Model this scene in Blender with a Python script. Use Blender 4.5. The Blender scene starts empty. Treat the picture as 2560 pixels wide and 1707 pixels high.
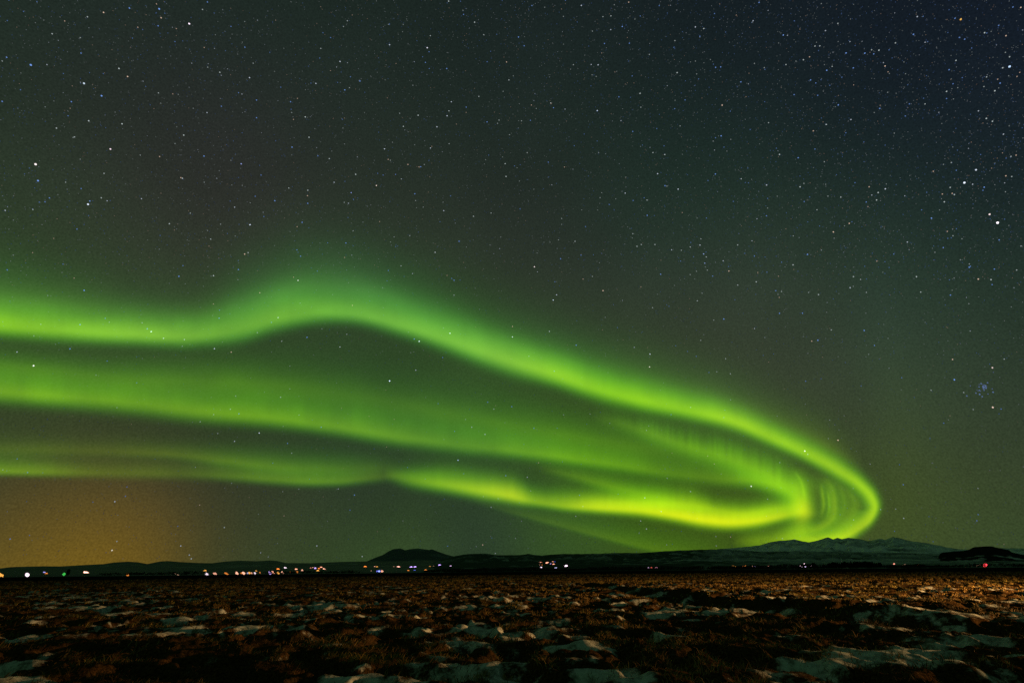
import bpy, math, random
import numpy as np
from mathutils import Matrix, Vector

# ------------------------------------------------------------------ camera, sky light, exposure
S = bpy.context.scene
COL = S.collection
FPX, TILT, ROLL = 1280.0, math.radians(24.08), math.radians(0.56)
CAM = np.array([0.0, 0.0, 1.75])
fw = np.array([0.0, math.cos(TILT), math.sin(TILT)])
r0_ = np.array([1.0, 0.0, 0.0]); u0_ = np.array([0.0, -math.sin(TILT), math.cos(TILT)])
rt = r0_*math.cos(ROLL) - u0_*math.sin(ROLL)
up = u0_*math.cos(ROLL) + r0_*math.sin(ROLL)
cd = bpy.data.cameras.new('camera'); cam = bpy.data.objects.new('camera', cd); COL.objects.link(cam)
cd.sensor_width = 36; cd.lens = 18; cd.clip_start = 0.1; cd.clip_end = 1e6
cam.matrix_world = Matrix(((rt[0], up[0], -fw[0], CAM[0]), (rt[1], up[1], -fw[1], CAM[1]), (rt[2], up[2], -fw[2], CAM[2]), (0, 0, 0, 1)))
S.camera = cam
S.view_settings.view_transform = 'Standard'; S.view_settings.look = 'None'
S.view_settings.exposure = 0; S.view_settings.gamma = 1
S.cycles.use_denoising = False
S.cycles.transparent_max_bounces = 64
S.cycles.max_bounces = 4; S.cycles.diffuse_bounces = 2

def ray(x, y):
    """direction in the world that the photograph's point x, y (2560 x 1707) looks along"""
    x = np.asarray(x, float); y = np.asarray(y, float)
    d = fw + np.multiply.outer((x-1280)/FPX, rt) - np.multiply.outer((y-853.5)/FPX, up)
    return d/np.linalg.norm(d, axis=-1, keepdims=True)
def azel(x, y):
    d = ray(x, y)
    return np.arctan2(d[..., 0], d[..., 1]), np.arcsin(d[..., 2])
def lin(c):
    c = np.asarray(c, float)/255
    return np.where(c <= 0.04045, c/12.92, ((c+0.055)/1.055)**2.4)

# night sky: base colours of the airglow by direction, blended smoothly; town glow low on the left
SKY = [  # x, y, sRGB
 (40, 40, 27, 42, 36), (500, 40, 28, 42, 36), (900, 60, 27, 38, 34), (1350, 60, 25, 34, 35), (1800, 60, 19, 27, 33), (2200, 60, 18, 26, 34), (2520, 60, 19, 26, 40),
 (40, 330, 36, 46, 38), (450, 330, 43, 41, 43), (900, 330, 33, 43, 38), (1350, 330, 31, 43, 37), (1800, 330, 23, 31, 34), (2200, 330, 20, 28, 34), (2520, 330, 20, 28, 38),
 (60, 560, 50, 66, 44), (480, 560, 50, 46, 46), (900, 560, 47, 55, 44), (1350, 600, 42, 47, 42), (1650, 480, 32, 50, 41), (1800, 600, 35, 59, 46), (2150, 600, 28, 44, 40), (2050, 720, 37, 62, 48), (1880, 780, 52, 57, 49), (2500, 600, 23, 32, 37),
 (1500, 820, 46, 52, 42), (1850, 850, 58, 60, 50), (2050, 850, 54, 66, 52), (2280, 850, 40, 70, 48), (2520, 880, 33, 44, 39),
 (2000, 1000, 66, 60, 50), (2260, 1050, 62, 74, 48), (2500, 1080, 48, 56, 42), (2250, 1280, 70, 80, 40), (2480, 1280, 60, 74, 38), (2540, 1390, 48, 72, 38), (2150,1380,66,80,40),
 (60, 900, 56, 84, 38), (600, 900, 48, 74, 38), (900, 900, 46, 70, 38), (1200, 980, 52, 82, 38), (1500, 1130, 56, 88, 26), (1800, 1110, 56, 84, 20), (1900, 1240, 58, 82, 8), (2130, 1260, 62, 88, 4), (60, 1060, 48, 54, 36), (500, 1080, 46, 52, 36), (900, 1130, 40, 52, 38),
 (40, 1250, 56, 51, 42), (300, 1250, 64, 55, 44), (40, 1320, 62, 57, 38), (240, 1320, 72, 62, 38), (600, 1270, 54, 54, 44), (900, 1260, 40, 50, 42), (1200, 1290, 38, 50, 42), (1400, 1380, 54, 80, 38), (1000, 1385, 60, 86, 38),
 (30, 1400, 116, 98, 26), (220, 1405, 138, 104, 4), (220, 1440, 142, 106, 4), (430, 1390, 84, 76, 30), (130, 1400, 128, 104, 22), (620, 1390, 62, 72, 34), (800, 1390, 56, 80, 36), (1700, 1380, 60, 84, 24), (1200, 1340, 42, 60, 40), (700,1330,50,60,40)]
wd = bpy.data.worlds.new('World'); S.world = wd; wd.use_nodes = True
nt = wd.node_tree; nt.nodes.clear()
def N(tree, t, **k):
    n = tree.nodes.new(t)
    for a, b in k.items(): setattr(n, a, b)
    return n
L = nt.links.new
tc = N(nt, 'ShaderNodeTexCoord')
nrm = N(nt, 'ShaderNodeVectorMath', operation='NORMALIZE'); L(tc.outputs['Generated'], nrm.inputs[0])
acc = None; wsum = None
EPS = 2e-6
amb = lin((40, 68, 45))
K = 62.0
for (x, y, *c) in SKY:
    d = ray(x, y)
    k = K if y < 1200 else (150.0 if y < 1310 else 240.0)
    dot = N(nt, 'ShaderNodeVectorMath', operation='DOT_PRODUCT'); L(nrm.outputs[0], dot.inputs[0]); dot.inputs[1].default_value = tuple(d)
    ma = N(nt, 'ShaderNodeMath', operation='MULTIPLY_ADD'); L(dot.outputs['Value'], ma.inputs[0]); ma.inputs[1].default_value = k; ma.inputs[2].default_value = -k
    ex = N(nt, 'ShaderNodeMath', operation='EXPONENT'); L(ma.outputs[0], ex.inputs[0])
    cm = N(nt, 'ShaderNodeVectorMath', operation='MULTIPLY_ADD'); L(ex.outputs[0], cm.inputs[0]); cm.inputs[1].default_value = tuple(lin(c))
    ad = N(nt, 'ShaderNodeMath', operation='ADD'); L(ex.outputs[0], ad.inputs[0])
    if acc is None: cm.inputs[2].default_value = tuple(amb*EPS); ad.inputs[1].default_value = EPS
    else: L(acc, cm.inputs[2]); L(wsum, ad.inputs[1])
    acc, wsum = cm.outputs[0], ad.outputs[0]
inv = N(nt, 'ShaderNodeMath', operation='DIVIDE'); inv.inputs[0].default_value = 1; L(wsum, inv.inputs[1])
sc = N(nt, 'ShaderNodeVectorMath', operation='SCALE'); L(acc, sc.inputs[0]); L(inv.outputs[0], sc.inputs['Scale'])
# fine noise gives the airglow a film-like grain, broad noise mottles it
n1 = N(nt, 'ShaderNodeTexNoise'); L(nrm.outputs[0], n1.inputs['Vector']); n1.inputs['Scale'].default_value = 420; n1.inputs['Detail'].default_value = 2
n2 = N(nt, 'ShaderNodeTexNoise'); L(nrm.outputs[0], n2.inputs['Vector']); n2.inputs['Scale'].default_value = 5; n2.inputs['Detail'].default_value = 3
m1 = N(nt, 'ShaderNodeMath', operation='MULTIPLY_ADD'); L(n1.outputs['Fac'], m1.inputs[0]); m1.inputs[1].default_value = 0.9; m1.inputs[2].default_value = 0.55
m2 = N(nt, 'ShaderNodeMath', operation='MULTIPLY_ADD'); L(n2.outputs['Fac'], m2.inputs[0]); m2.inputs[1].default_value = 0.3; m2.inputs[2].default_value = 0.85
m3 = N(nt, 'ShaderNodeMath', operation='MULTIPLY'); L(m1.outputs[0], m3.inputs[0]); L(m2.outputs[0], m3.inputs[1])
bg = N(nt, 'ShaderNodeBackground'); L(sc.outputs[0], bg.inputs['Color']); L(m3.outputs[0], bg.inputs['Strength'])
wo = N(nt, 'ShaderNodeOutputWorld'); L(bg.outputs[0], wo.inputs['Surface'])

# one lamp on a pole in a farmyard just beyond the right edge lights the field from the side
LAMP_POS, LAMP_W, LAMP_COL = (50.0, 22.0, 2.8), 130000.0, (1.0, 0.53, 0.18)
ll = bpy.data.lights.new('yard_lamp_light', 'SPOT'); ll.energy = LAMP_W; ll.color = LAMP_COL; ll.shadow_soft_size = 0.25
ll.spot_size = math.radians(168); ll.spot_blend = 0.7
lo = bpy.data.objects.new('yard_lamp_light', ll); COL.objects.link(lo)
lo.rotation_euler = Vector((-1.0, 1.15, -0.02)).to_track_quat('-Z', 'Y').to_euler()

# ------------------------------------------------------------------ helpers
def tag(o, label=None, cat=None, group=None, kind=None):
    if label: o['label'] = label
    if cat: o['category'] = cat
    if group: o['group'] = group
    if kind: o['kind'] = kind
    return o
def mesh_obj(name, v, f, mats=(), parent=None, smooth=False):
    """v (n,3) array, f (m,k) array of one face size or a list of such arrays"""
    me = bpy.data.meshes.new(name)
    v = np.ascontiguousarray(v, np.float32)
    fs = f if isinstance(f, list) else [f]
    me.vertices.add(len(v)); me.vertices.foreach_set('co', v.ravel())
    idx = np.concatenate([a.ravel() for a in fs]).astype(np.int32)
    tot = np.concatenate([np.full(len(a), a.shape[1]) for a in fs]).astype(np.int32)
    st = np.concatenate([[0], np.cumsum(tot)[:-1]]).astype(np.int32)
    me.loops.add(len(idx)); me.loops.foreach_set('vertex_index', idx)
    me.polygons.add(len(tot)); me.polygons.foreach_set('loop_start', st)
    try: me.polygons.foreach_set('loop_total', tot)
    except Exception: pass
    if smooth: me.polygons.foreach_set('use_smooth', np.ones(len(tot), bool))
    me.update(calc_edges=True); me.validate()
    for m in mats: me.materials.append(m)
    o = bpy.data.objects.new(name, me); COL.objects.link(o)
    if parent: o.parent = parent
    return o
def vattr(o, name, arr, color=False):
    a = o.data.attributes.new(name, 'FLOAT_COLOR' if color else 'FLOAT', 'POINT')
    if color:
        c = np.ones((len(arr), 4), np.float32); c[:, :3] = arr
        a.data.foreach_set('color', c.ravel())
    else: a.data.foreach_set('value', np.asarray(arr, np.float32).ravel())
def grid_faces(nu, nv, off=0):
    i, j = np.meshgrid(np.arange(nu-1), np.arange(nv-1), indexing='ij')
    a = (i*nv+j).ravel()+off
    return np.stack([a, a+nv, a+nv+1, a+1], 1)
def hsh(ix, iy, seed):
    h = (ix.astype(np.int64)*374761393 + iy.astype(np.int64)*668265263 + seed*974711) & 0xffffffff
    h = ((h ^ (h >> 13))*1274126177) & 0xffffffff
    return ((h ^ (h >> 16)) & 0xffff)/65535.0
def vn(x, y, seed=0):
    """value noise 0..1"""
    ix = np.floor(x); iy = np.floor(y); fx = x-ix; fy = y-iy
    fx = fx*fx*fx*(fx*(fx*6-15)+10); fy = fy*fy*fy*(fy*(fy*6-15)+10)
    ix = ix.astype(np.int64); iy = iy.astype(np.int64)
    a = hsh(ix, iy, seed); b = hsh(ix+1, iy, seed); c = hsh(ix, iy+1, seed); d = hsh(ix+1, iy+1, seed)
    return (a*(1-fx)+b*fx)*(1-fy) + (c*(1-fx)+d*fx)*fy
def fbm(x, y, oct=4, seed=0, gain=0.5):
    s = 0; a = 1; t = 0
    for k in range(oct):
        s = s + a*vn(x*2**k+17.3*k, y*2**k-9.1*k, seed+k); t += a; a *= gain
    return s/t
def sstep(a, b, x):
    t = np.clip((x-a)/(b-a), 0, 1); return t*t*(3-2*t)

def mat(name):
    m = bpy.data.materials.new(name); m.use_nodes = True
    m.node_tree.nodes.clear(); return m, m.node_tree
def plain(name, col, rough=0.8, noise=0.25, scale=3.0):
    m, t = mat(name)
    b = N(t, 'ShaderNodeBsdfPrincipled'); b.inputs['Roughness'].default_value = rough; b.inputs['Specular IOR Level'].default_value = 0.2
    tc = N(t, 'ShaderNodeTexCoord'); n = N(t, 'ShaderNodeTexNoise'); n.inputs['Scale'].default_value = scale; n.inputs['Detail'].default_value = 5
    t.links.new(tc.outputs['Object'], n.inputs['Vector'])
    r = N(t, 'ShaderNodeMixRGB'); r.inputs[1].default_value = (*[c*(1-noise) for c in col], 1); r.inputs[2].default_value = (*[min(1, c*(1+noise)) for c in col], 1)
    t.links.new(n.outputs['Fac'], r.inputs[0]); t.links.new(r.outputs[0], b.inputs['Base Color'])
    o = N(t, 'ShaderNodeOutputMaterial'); t.links.new(b.outputs[0], o.inputs['Surface'])
    return m
def glow_mat(name, color, strength):
    m, t = mat(name)
    e = N(t, 'ShaderNodeEmission'); e.inputs[0].default_value = (*color, 1); e.inputs[1].default_value = strength
    o = N(t, 'ShaderNodeOutputMaterial'); t.links.new(e.outputs[0], o.inputs['Surface'])
    m.cycles.emission_sampling = 'NONE'
    return m

# ------------------------------------------------------------------ aurora: luminous curtains high over the plain
am, at = mat('aurora_glow')
a_ = N(at, 'ShaderNodeAttribute', attribute_name='glow')
e_ = N(at, 'ShaderNodeEmission'); at.links.new(a_.outputs['Color'], e_.inputs['Color'])
t_ = N(at, 'ShaderNodeBsdfTransparent')
s_ = N(at, 'ShaderNodeAddShader'); at.links.new(e_.outputs[0], s_.inputs[0]); at.links.new(t_.outputs[0], s_.inputs[1])
o_ = N(at, 'ShaderNodeOutputMaterial'); at.links.new(s_.outputs[0], o_.inputs['Surface'])
am.cycles.emission_sampling = 'NONE'
BGC = lin((46, 58, 38))
def interp(P, step=4.0):
    """smooth curve through the rows of P (x, y, ...)"""
    P = np.asarray(P, float)
    d = np.concatenate([[0], np.cumsum(np.hypot(*np.diff(P[:, :2], axis=0).T))])
    s = np.linspace(0, d[-1], max(8, int(d[-1]/step)))
    m = np.zeros_like(P)
    h = np.diff(d)[:, None]; sl = np.diff(P, axis=0)/h
    m[1:-1] = (sl[:-1]*h[1:]+sl[1:]*h[:-1])/(h[1:]+h[:-1]); m[0] = sl[0]; m[-1] = sl[-1]
    i = np.clip(np.searchsorted(d, s, side='right')-1, 0, len(P)-2)
    t = ((s-d[i])/(d[i+1]-d[i]))[:, None]; H = h[i]
    out = (2*t**3-3*t**2+1)*P[i] + (t**3-2*t**2+t)*H*m[i] + (-2*t**3+3*t**2)*P[i+1] + (t**3-t**2)*H*m[i+1]
    lo = np.minimum(P[i], P[i+1]); hi = np.maximum(P[i], P[i+1])
    out[:, 2:] = np.clip(out[:, 2:], lo[:, 2:], hi[:, 2:])
    return s, out
def ribbon(P, rays=0.0, mott=0.1, pw=1.35, far=1.0, seed=1, raylen=14.0, bg=BGC):
    """P rows: x, y of the brightest line, r, g, b of its sRGB there, width below, width above, lean (degrees from vertical)"""
    Q = []
    for p in P:
        p = list(p) + [0]*(8-len(p))
        c = np.maximum(lin(p[2:5])-bg, 0)*np.array([0.92, 0.86, 0.9]) if sum(p[2:5]) > 0 else np.zeros(3)
        Q.append([p[0], p[1], *c, p[5], p[6], p[7]])
    s, q = interp(Q)
    nlo, nup = 12, 20
    tl = -np.linspace(1, 0, nlo, endpoint=False)**1.2*2.4
    tu = np.linspace(0, 1, nup)**1.3*4.2
    T = np.concatenate([tl, tu])
    w = np.where(T[None, :] < 0, q[:, 5:6], q[:, 6:7])
    D = w*T[None, :]
    prof = np.where(T < 0, np.exp(-np.abs(T)**2.0), np.exp(-np.abs(T)**pw))
    prof = np.where(T < 0, (prof-math.exp(-2.4**2))/(1-math.exp(-2.4**2)), (prof-math.exp(-4.2**pw))/(1-math.exp(-4.2**pw)))
    lean = np.radians(q[:, 7:8])
    X = q[:, 0:1] + np.sin(lean)*D; Y = q[:, 1:2] - np.cos(lean)*D
    az, el = azel(X, Y)
    azc, elc = azel(q[:, 0], q[:, 1])
    hd = np.clip(9000/np.tan(np.maximum(elc, 0.04)), 9000, 120000)*far*0.55 + 20000*far
    # smooth the distance along the curve
    k = np.ones(41)/41; hd = np.convolve(np.pad(hd, 20, mode='edge'), k, mode='valid')
    hd = hd[:, None]
    V = np.stack([hd*np.sin(az), hd*np.cos(az), CAM[2] + hd*np.tan(el)], -1)
    U, TT = np.broadcast_arrays(s[:, None], D)
    m = 1 + mott*2*(fbm(U/120, TT/50+5, 3, seed)-0.5)
    if rays: m = m*(1 + rays*2.2*(0.6*vn(U/raylen, TT/160, seed+9)+0.4*vn(U/(raylen*0.45), TT/160, seed+12)-0.5)*np.clip(0.4+T[None, :]*0.8, 0.25, 1))
    C = q[:, None, 2:5]*prof[None, :, None]*np.maximum(m, 0)[:, :, None]
    C[:, :, 0] *= 0.35 + 0.65*np.clip(prof, 0, 1)[None, :]**0.8     # the red part fades sooner than the green
    return V.reshape(-1, 3), C.reshape(-1, 3), (V.shape[0], V.shape[1])
def aurora(label, ribs):
    vs, cs, fs, off = [], [], [], 0
    for kw in ribs:
        v, c, (nu, nv) = ribbon(**kw)
        vs.append(v); cs.append(c); fs.append(grid_faces(nu, nv, off)); off += len(v)
    o = mesh_obj('aurora_band', np.concatenate(vs), np.concatenate(fs), [am])
    vattr(o, 'glow', np.concatenate(cs), True)
    return tag(o, label, 'aurora', 'bands of the aurora')

aurora('long bright upper band of aurora arching across and hooking down at the snowy mountain', [
 dict(P=[(-120, 795, 136, 205, 36, 27.0, 49.9), (0, 810, 132, 200, 42, 25.2, 48.2), (180, 826, 128, 196, 50, 23.4, 46.4), (330, 834, 130, 198, 56, 21.6, 44.7), (500, 838, 116, 184, 58, 21.6, 43.0), (600, 820, 110, 180, 58, 27.0, 53.3), (690, 796, 112, 182, 58, 25.2, 56.8),
         (780, 781, 108, 180, 58, 23.4, 55.0), (870, 781, 108, 180, 62, 21.6, 51.6), (1000, 810, 114, 186, 64, 23.4, 49.9), (1100, 841, 118, 190, 64, 25.2, 48.2), (1280, 903, 132, 200, 60, 27.0, 44.7), (1389, 935, 148, 220, 50, 23.4, 39.6),
         (1519, 979, 138, 212, 40, 23.4, 39.6), (1606, 1000, 148, 222, 32, 21.6, 37.8), (1715, 1023, 138, 208, 36, 20.7, 34.4), (1851, 1058, 158, 222, 30, 19.8, 31.0), (1933, 1094, 145, 208, 12, 18.9, 29.2), (2015, 1131, 148, 211, 0, 18.0, 25.8, 8),
         (2096, 1175, 152, 211, 0, 18.0, 22.4, 18), (2150, 1211, 153, 211, 5, 18.0, 17.2, 30), (2178, 1240, 155, 211, 5, 19.8, 13.8, 55), (2188, 1268, 156, 208, 5, 21.6, 11.2, 85), (2176, 1296, 160, 205, 5, 25.2, 10.3, 122), (2140, 1325, 160, 200, 5, 27.0, 12.0, 148), (2090, 1350, 152, 190, 5, 27.0, 13.8, 165), (2000, 1366, 130, 160, 0, 25.2, 13.8, 178), (1900, 1375, 0, 0, 0, 23.4, 13.8, 178)],
      rays=0.09, mott=0.18, seed=3, pw=1.75, raylen=34)])
aurora('soft green middle band of aurora running from the left edge towards the bright knot', [
 dict(P=[(-120, 965, 114, 172, 26, 26, 40), (0, 977, 114, 172, 26, 24, 40), (160, 990, 108, 165, 30, 24, 40), (330, 1005, 106, 162, 34, 24, 40), (490, 1025, 106, 160, 34, 24, 42), (680, 1042, 106, 162, 34, 22, 46), (870, 1069, 106, 164, 42, 20, 48), (1000, 1091, 98, 152, 42, 20, 44),
         (1150, 1110, 92, 146, 44, 20, 42), (1300, 1126, 100, 156, 42, 18, 42), (1430, 1144, 98, 152, 38, 17, 40), (1560, 1163, 92, 142, 28, 16, 38), (1700, 1185, 74, 112, 15, 16, 36), (1800, 1195, 84, 126, 5, 18, 36), (1890, 1200, 104, 158, 0, 20, 32), (1960, 1220, 110, 160, 0, 26, 34), (2030, 1270, 0, 0, 0, 26, 30)],
      rays=0.12, mott=0.24, seed=11, raylen=30),
 dict(P=[(1480, 1040, 0, 0, 0, 18, 20), (1580, 1066, 76, 116, 40, 22, 24), (1650, 1090, 92, 142, 42, 24, 28), (1720, 1114, 90, 140, 36, 26, 32), (1800, 1138, 90, 140, 24, 28, 36), (1880, 1168, 98, 148, 5, 30, 36), (1960, 1205, 98, 142, 0, 30, 32), (2040, 1245, 0, 0, 0, 24, 24)],
      rays=0.42, mott=0.2, seed=21, raylen=13)])
aurora('brilliant yellow green lower band of aurora ending in a glowing knot above the ridge', [
 dict(P=[(960, 1184, 0, 0, 0, 14, 16), (1015, 1196, 92, 140, 20, 17, 20), (1080, 1205, 124, 180, 12, 18, 25), (1150, 1216, 146, 198, 4, 18, 28), (1200, 1225, 160, 208, 0, 18, 30), (1250, 1233, 176, 218, 0, 17, 32), (1285, 1240, 180, 219, 0, 16, 32), (1300, 1244, 170, 212, 0, 15, 30), (1330, 1251, 136, 184, 0, 13, 25), (1362, 1256, 132, 178, 0, 12, 25),
         (1406, 1262, 146, 190, 0, 12, 28), (1495, 1267, 192, 224, 0, 13, 28), (1610, 1275, 202, 230, 0, 14, 28), (1687, 1286, 214, 237, 0, 15, 29), (1748, 1297, 220, 241, 0, 16, 30), (1827, 1304, 216, 239, 0, 16, 29), (1891, 1300, 206, 232, 0, 15, 26), (1945, 1290, 180, 212, 0, 14, 24), (1990, 1280, 130, 160, 0, 14, 22), (2020, 1275, 0, 0, 0, 12, 16)],
      rays=0.06, mott=0.08, seed=31, pw=1.7),
 dict(P=[(1440, 1250, 0, 0, 0, 14, 20), (1560, 1255, 104, 142, 0, 16, 26), (1660, 1256, 130, 172, 0, 18, 28), (1740, 1262, 136, 176, 0, 18, 26), (1790, 1272, 100, 130, 0, 16, 20), (1860, 1282, 108, 140, 0, 14, 20), (1930, 1272, 112, 150, 0, 14, 22), (2000, 1262, 0, 0, 0, 14, 20)], rays=0.2, mott=0.2, seed=37),
 dict(P=[(1996, 1165, 0, 0, 0, 30, 20, 90), (1999, 1205, 84, 124, 8, 34, 30, 90), (2003, 1240, 126, 165, 0, 36, 26, 90), (2006, 1265, 176, 206, 0, 34, 26, 90), (2008, 1280, 184, 212, 0, 32, 26, 90), (2006, 1300, 130, 166, 0, 32, 26, 90), (2002, 1325, 92, 126, 0, 36, 26, 90), (1998, 1360, 0, 0, 0, 36, 26, 90)], rays=0, mott=0.1, seed=38, pw=2.0),
 dict(P=[(1340, 1166, 0, 0, 0, 12, 16), (1440, 1190, 76, 112, 22, 14, 20), (1534, 1216, 88, 130, 10, 18, 24), (1610, 1234, 88, 130, 0, 20, 24), (1720, 1250, 0, 0, 0, 20, 20)], rays=0.1, mott=0.1, seed=41)])
aurora('narrow upright rays curling round the bright knot inside the hook of the aurora', [
 dict(P=[(2060, 1190, 0, 0, 0, 16, 8, 80), (2080, 1218, 82, 120, 0, 20, 9, 82), (2088, 1257, 104, 142, 0, 20, 9, 92), (2083, 1295, 104, 142, 0, 22, 12, 110), (2055, 1318, 102, 136, 0, 18, 12, 150), (2000, 1330, 98, 130, 0, 20, 16, 178), (1930, 1340, 0, 0, 0, 20, 16, 180)], rays=0.15, seed=51, far=0.96),
 dict(P=[(2052, 1205, 0, 0, 0, 5, 5, 90), (2057, 1235, 96, 134, 0, 6, 5, 90), (2060, 1262, 100, 136, 0, 7, 5, 92), (2052, 1298, 0, 0, 0, 8, 6, 100)], seed=52, far=0.95),
 dict(P=[(2068, 1222, 0, 0, 0, 4, 4, 90), (2072, 1245, 84, 120, 0, 4, 4, 90), (2073, 1270, 82, 118, 0, 4, 4, 92), (2068, 1296, 0, 0, 0, 4, 4, 96)], seed=54, far=0.95),
 dict(P=[(2096, 1205, 0, 0, 0, 5, 4, 88), (2108, 1235, 66, 96, 0, 8, 7, 88), (2112, 1262, 68, 98, 0, 9, 7, 92), (2100, 1300, 0, 0, 0, 9, 7, 100)], seed=55, far=0.95),
 dict(P=[(2120, 1215, 0, 0, 0, 6, 4, 85), (2131, 1240, 60, 88, 0, 9, 7, 86), (2137, 1266, 60, 88, 0, 9, 7, 96), (2122, 1292, 0, 0, 0, 9, 7, 110)], seed=56, far=0.95),
 dict(P=[(2030, 1180, 0, 0, 0, 24, 20, 60), (2100, 1215, 70, 102, 0, 36, 20, 70), (2145, 1262, 84, 120, 0, 46, 16, 90), (2110, 1310, 90, 124, 0, 36, 16, 140), (2040, 1330, 0, 0, 0, 24, 14, 170)], seed=57, far=0.97, mott=0.2),
 dict(P=[(1985, 1175, 0, 0, 0, 5, 5, 88), (2002, 1200, 84, 122, 0, 6, 6, 90), (2010, 1230, 92, 130, 0, 6, 6, 90), (2014, 1260, 0, 0, 0, 8, 8, 92)], seed=58, far=0.95),
 dict(P=[(1830, 1350, 0, 0, 0, 20, 20), (1900, 1352, 104, 140, 0, 26, 26), (1990, 1345, 122, 154, 0, 26, 24), (2080, 1345, 124, 156, 0, 26, 20), (2150, 1330, 0, 0, 0, 20, 16)], rays=0.05, seed=53, mott=0.12)])
aurora('dim olive green band of aurora low on the left just above the town glow', [
 dict(P=[(-120, 1178, 106, 158, 0, 10, 28), (0, 1177, 104, 154, 0, 10, 28), (90, 1178, 94, 138, 8, 11, 28), (200, 1180, 78, 110, 18, 12, 28), (330, 1181, 70, 98, 28, 14, 30), (460, 1183, 70, 100, 30, 14, 32), (570, 1188, 80, 118, 28, 13, 36), (680, 1196, 90, 136, 26, 13, 38), (790, 1202, 94, 144, 28, 12, 38), (860, 1200, 90, 138, 32, 12, 36), (930, 1192, 80, 116, 34, 13, 32), (1000, 1185, 64, 88, 38, 14, 30), (1120, 1180, 62, 88, 34, 14, 30), (1260, 1190, 0, 0, 0, 14, 26)], rays=0.08, mott=0.25, seed=61),
 dict(P=[(-120, 1120, 66, 88, 36, 20, 30), (0, 1122, 68, 92, 34, 18, 30), (150, 1124, 66, 88, 36, 16, 28), (300, 1128, 70, 92, 36, 14, 26), (450, 1136, 76, 102, 36, 12, 24), (560, 1150, 78, 108, 34, 14, 26), (700, 1166, 74, 104, 34, 16, 26), (850, 1170, 64, 88, 36, 16, 26), (1000, 1165, 0, 0, 0, 16, 24)], rays=0.08, mott=0.3, seed=63, far=1.05)])
aurora('faint thin streak of aurora slanting down behind the dark ridge below the brightest band', [
 dict(P=[(1180, 1250, 0, 0, 0, 8, 18), (1300, 1284, 60, 84, 38, 8, 20), (1400, 1311, 66, 92, 34, 8, 24), (1500, 1338, 70, 98, 28, 8, 26), (1600, 1363, 72, 104, 20, 9, 30), (1700, 1385, 74, 104, 12, 10, 36), (1850, 1400, 0, 0, 0, 10, 40)], seed=71, far=1.1)])
gl = aurora('x', [
 dict(P=[(-120, 745, 70, 112, 48, 40, 70), (0, 750, 74, 116, 50, 40, 68), (180, 765, 66, 100, 46, 38, 62), (350, 780, 58, 84, 44, 36, 56), (500, 785, 60, 86, 44, 36, 60), (620, 755, 62, 98, 50, 36, 80), (760, 715, 64, 104, 52, 36, 78), (900, 720, 64, 104, 54, 36, 72), (1050, 770, 62, 102, 50, 36, 64), (1200, 835, 62, 98, 46, 36, 62), (1400, 895, 62, 100, 46, 36, 62), (1600, 950, 64, 100, 44, 36, 58), (1800, 1000, 68, 100, 44, 34, 54), (1950, 1060, 70, 96, 40, 30, 50), (2080, 1120, 68, 88, 38, 26, 44), (2160, 1170, 0, 0, 0, 20, 30)], mott=0.12, seed=81, far=1.25),
 dict(P=[(-120, 915, 72, 112, 34, 44, 32), (0, 915, 72, 112, 34, 44, 32), (150, 930, 72, 112, 34, 48, 34), (350, 950, 74, 116, 34, 50, 42), (550, 955, 74, 116, 36, 52, 48), (750, 970, 70, 108, 36, 52, 52), (950, 1000, 66, 102, 38, 52, 52), (1150, 1040, 68, 104, 38, 46, 48), (1350, 1075, 70, 106, 34, 40, 44), (1550, 1110, 68, 102, 24, 40, 40), (1750, 1130, 66, 100, 10, 44, 36), (1900, 1160, 66, 96, 0, 60, 40), (2020, 1210, 66, 92, 0, 60, 36), (2110, 1260, 60, 84, 0, 50, 30), (2160, 1300, 0, 0, 0, 30, 20)], mott=0.22, seed=83, far=1.3),
 dict(P=[(2160, 560, 0, 0, 0, 60, 60, 60), (2210, 800, 46, 66, 44, 90, 90, 80), (2260, 1000, 48, 69, 42, 100, 90, 90), (2260, 1200, 48, 67, 38, 80, 110, 90), (2260, 1420, 0, 0, 0, 80, 120, 90)], mott=0.15, seed=85, far=1.5, bg=lin((44, 62, 40)))])
gl.name = 'aurora_glow'; gl['label'] = 'faint diffuse green glow spread round and between the bright aurora bands'; gl['kind'] = 'stuff'
del gl['group']

# ------------------------------------------------------------------ stars
sm, st_ = mat('starlight')
a_ = N(st_, 'ShaderNodeAttribute', attribute_name='glow')
e_ = N(st_, 'ShaderNodeEmission'); st_.links.new(a_.outputs['Color'], e_.inputs['Color'])
o_ = N(st_, 'ShaderNodeOutputMaterial'); st_.links.new(e_.outputs[0], o_.inputs['Surface'])
sm.cycles.emission_sampling = 'NONE'
OCT_V = np.array([(1, 0, 0), (-1, 0, 0), (0, 1, 0), (0, -1, 0), (0, 0, 1), (0, 0, -1)], float)
OCT_F = np.array([(0, 2, 4), (2, 1, 4), (1, 3, 4), (3, 0, 4), (2, 0, 5), (1, 2, 5), (3, 1, 5), (0, 3, 5)])
RS = 260000.0
def star_mesh(name, px, py, rad, col):
    px = np.asarray(px, float); n = len(px)
    d = ray(px, py)
    ctr = CAM + d*RS
    r = np.asarray(rad, float)/FPX*RS
    V = ctr[:, None, :] + OCT_V[None]*r[:, None, None]
    F = (OCT_F[None] + (np.arange(n)*6)[:, None, None]).reshape(-1, 3)
    o = mesh_obj(name, V.reshape(-1, 3), F, [sm])
    vattr(o, 'glow', np.repeat(np.asarray(col, float), 6, axis=0), True)
    return o
rng = np.random.default_rng(7)
BLUE, WHITE, WARM, GREY = (0.22, 0.42, 1.0), (0.75, 0.85, 1.0), (1.0, 0.72, 0.55), (0.62, 0.72, 0.72)
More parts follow.
